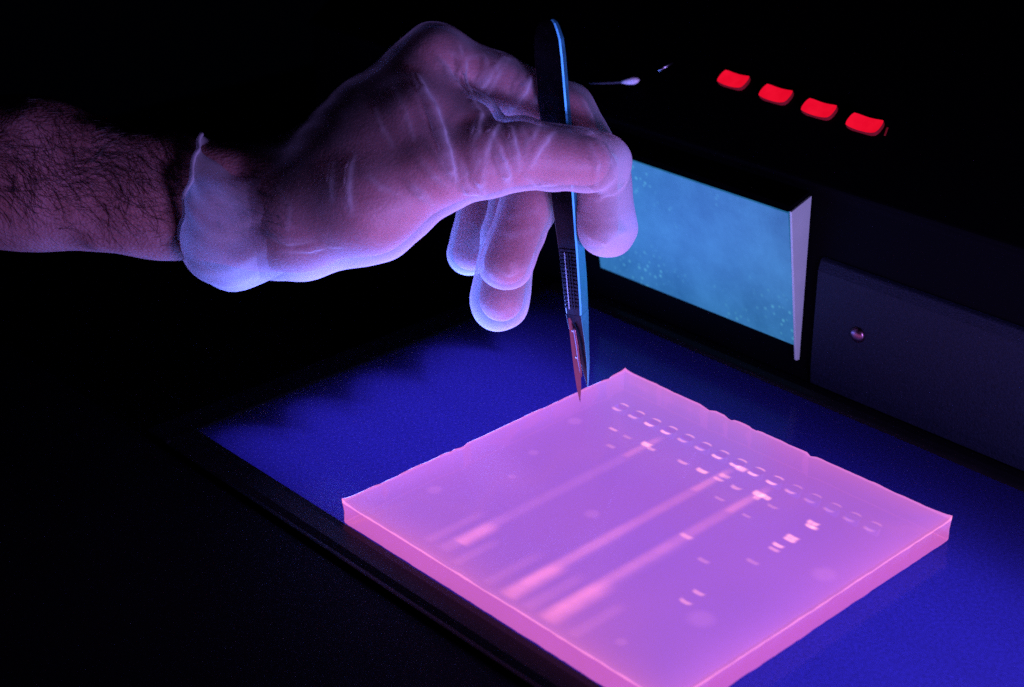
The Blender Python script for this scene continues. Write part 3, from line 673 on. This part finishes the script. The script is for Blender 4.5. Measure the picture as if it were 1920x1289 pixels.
for u_, v_, z_, R_, k_ in ((1172, 395, -4, 9, 1.3), (1155, 300, 10, 8, 1.1), (1160, 460, -4, 8, 1.2), (880, 440, -40, 6, 0.4), (870, 345, 16, 6, 0.45), (950, 345, 18, 6, 0.3), (960, 400, -14, 5, 0.2), (985, 590, -26, 5, 0.35), (990, 520, -8, 4, 0.3), (835, 260, 24, 6, 0.3), (600, 460, 12, 9, 0.2)):
    pleat = np.maximum(pleat, k_*np.exp(-(np.linalg.norm(Vg-C(u_, v_, z_), axis=1)/R_)**2))
def set_attr(o, name, val):
    at_ = o.data.attributes.new(name, 'FLOAT', 'POINT'); at_.data.foreach_set('value', np.asarray(val, np.float32))
def film(name, col, base, gain, power):
    m, nd, ln, out = mat(name)
    lw = nd('LayerWeight', Blend=0.5); pw = nd('Math', _operation='POWER'); pw.inputs[1].default_value = power; ln(lw.outputs['Facing'], pw.inputs[0])
    tc = nd('TexCoord'); n = nd('TexNoise', Scale=120.0, Detail=4.0); ln(tc.outputs['Object'], n.inputs['Vector'])
    mr = nd('MapRange'); mr.inputs[1].default_value = 0.3; mr.inputs[2].default_value = 0.7; mr.inputs[3].default_value = base*0.6; mr.inputs[4].default_value = base*1.4; ln(n.outputs[0], mr.inputs[0])
    ma = nd('Math', _operation='MULTIPLY_ADD'); ma.use_clamp = True; ma.inputs[1].default_value = gain; ln(pw.outputs[0], ma.inputs[0])
    pa = nd('Attribute', _attribute_name='layers'); pm = nd('Math', _operation='MULTIPLY_ADD'); pm.inputs[1].default_value = 0.95; ln(pa.outputs['Fac'], pm.inputs[0]); ln(mr.outputs[0], pm.inputs[2]); ln(pm.outputs[0], ma.inputs[2])
    df = nd('BsdfDiffuse', Color=rgba(col)); tl = nd('BsdfTranslucent', Color=rgba(col)); mx = nd('MixShader'); mx.inputs[0].default_value = 0.5
    ln(df.outputs[0], mx.inputs[1]); ln(tl.outputs[0], mx.inputs[2])
    tp = nd('BsdfTransparent', Color=(0.97, 0.97, 1, 1)); m2 = nd('MixShader'); ka = nd('Attribute', _attribute_name='cover'); km = nd('Math', _operation='MULTIPLY'); ln(ma.outputs[0], km.inputs[0]); ln(ka.outputs['Fac'], km.inputs[1]); ln(km.outputs[0], m2.inputs[0]); ln(tp.outputs[0], m2.inputs[1]); ln(mx.outputs[0], m2.inputs[2])
    gl = nd('BsdfGlossy', Roughness=0.42, Color=(1, 1, 1, 1)); p4 = nd('Math', _operation='POWER'); p4.inputs[1].default_value = 4.0; ln(lw.outputs['Facing'], p4.inputs[0]); fr = nd('Math', _operation='MULTIPLY_ADD'); fr.inputs[1].default_value = 0.06; fr.inputs[2].default_value = 0.010; p5 = nd('Math', _operation='MULTIPLY'); ln(p4.outputs[0], p5.inputs[0]); ln(ka.outputs['Fac'], p5.inputs[1]); ln(p5.outputs[0], fr.inputs[0]); m3 = nd('MixShader')
    ln(fr.outputs[0], m3.inputs[0]); ln(m2.outputs[0], m3.inputs[1]); ln(gl.outputs[0], m3.inputs[2]); ln(m3.outputs[0], out.inputs[0])
    return m
M_film = film('clear_glove_film', (0.88, 0.90, 0.95), 0.095, 0.98, 1.5)
glove = child('glove', c2w(Vg), Fg, M_film, person, smooth=True, label='clear thin glove with a baggy cuff'); set_attr(glove, 'layers', pleat)
x0_, x1_ = C(455, 0, -9)[0], C(575, 0, 0)[0]; t_ = np.clip((Vg[:, 0]-x0_)/(x1_-x0_), 0, 1); set_attr(glove, 'cover', t_*t_*(3-2*t_))
# baggy cuff: rings from the hand back to the open end  (u, v_top, v_bottom, depth half-size, lean of the top to the right)
rings = [(590, 285, 489, 23, 8), (560, 283, 495, 25, 10), (525, 286, 512, 26, 12), (495, 292, 528, 27.5, 14), (462, 296, 544, 29, 16), (430, 292, 549, 30, 20), (400, 280, 541, 30.5, 26), (374, 270, 527, 30, 32), (352, 262, 505, 29, 38), (340, 257, 480, 28, 42), (335, 254, 455, 27, 44), (340, 256, 450, 26, 43)]
V = []; Fc = []; NS = 72
for i, (u, vt, vb, hz, lean) in enumerate(rings):
    for k in range(NS):
        an = 2*math.pi*k/NS; cy = math.cos(an); sz = math.sin(an)
        wob = 1+0.05*noise.noise(Vector((cy*2.2, sz*2.2, u*0.012)))+(0.03*math.sin(an*5+u*0.02)+0.03*math.sin(an*11+u*0.05))*min(1, i/4)
        v = (vt+vb)/2-(vb-vt)/2*cy*wob; uu = u+lean*(0.5+0.5*cy)**1.5 + 6*noise.noise(Vector((cy*3, sz*3, 9)))*min(1, i/5)
        V.append(C(uu, v, -9+hz*sz*wob))
for i in range(len(rings)-1):
    for k in range(NS): k2 = (k+1) % NS; Fc.append((i*NS+k, (i+1)*NS+k, (i+1)*NS+k2, i*NS+k2))
cuff = mk('cuff', c2w(np.array(V)), Fc, M_film, glove, base=arm_base, smooth=True)
set_attr(cuff, 'layers', [(0, 0, .05, .1, .18, .26, .34, .42, .55, .75, 1, 1)[i]*(1+0.9*noise.noise(Vector((k*0.45, i*0.35, 2))))*(1-0.45*max(0, math.cos(2*math.pi*k/NS))) for i in range(len(rings)) for k in range(NS)])
set_attr(cuff, 'cover', [(0, .12, .35, .6, .82, .95, 1, 1, 1, 1, 1, 1)[i] for i in range(len(rings)) for k in range(NS)])
bead = [V[(len(rings)-2)*NS+(k % NS)] for k in range(NS+1)]
v, f = tube(c2w(np.array(bead)), [0.75]*(NS+1), 8, False)
bo = mk('rolled_bead', v, f, M_film, glove, base=arm_base, smooth=True); set_attr(bo, 'cover', [1]*len(v)); set_attr(bo, 'layers', [0.5]*len(v))
ss = cuff.modifiers.new('s', 'SUBSURF'); ss.levels = ss.render_levels = 1

# ---- hair on the forearm and wrist
V = []; Fc = []; nh = 0
def surf_z(u, v): return person_f.hit(u, v)
def add_hair(u, v, length, ang, r0):
    P = surf_z(u, v)
    if P is None: return
    pts = [P]; nseg = 6; cu = u; cv = v; an = ang; bend = random.uniform(-0.28, 0.28)
    for s_ in range(nseg):
        cu += math.cos(an)*length/nseg; cv += math.sin(an)*length/nseg; an += bend+random.uniform(-0.12, 0.12)
        q = surf_z(cu, cv)
        if q is None: break
        pts.append(q+np.array([0, 0, 0.35+0.25*math.sin(s_)]))
    if len(pts) < 3: return
    k0 = len(V); m_ = len(pts)
    for i, q in enumerate(pts):
        rr = r0*(1-0.75*i/(m_-1))
        t = pts[min(i+1, m_-1)]-pts[max(i-1, 0)]; x = np.cross(t, [0, 0, 1]); x /= (np.linalg.norm(x)+1e-9); y = np.array([0, 0, 1.0])
        for a_ in (0, 2.094, 4.189): V.append(q+rr*(math.cos(a_)*x+math.sin(a_)*y))
    for i in range(m_-1):
        for k in range(3): k2 = (k+1) % 3; Fc.append((k0+i*3+k, k0+i*3+k2, k0+(i+1)*3+k2, k0+(i+1)*3+k))
for q in range(1400):
    u = random.uniform(-30, 330); v = min(470, max(180, random.gauss(300, 62)))
    add_hair(u, v, random.uniform(35, 115), random.gauss(0.5, 0.3)+0.4*math.sin(u*0.03+v*0.02), random.uniform(0.035, 0.08))
for q in range(90):
    u = random.uniform(400, 520); v = random.uniform(320, 440)
    add_hair(u, v, random.uniform(25, 60), random.gauss(0.5, 0.3), random.uniform(0.07, 0.12))
M_hair = principled('dark_hair', (0.02, 0.014, 0.012), 0.5, nscale=30, namt=0.2)
child('arm_hair', c2w(np.array(V)), Fc, M_hair, person, kind='stuff')
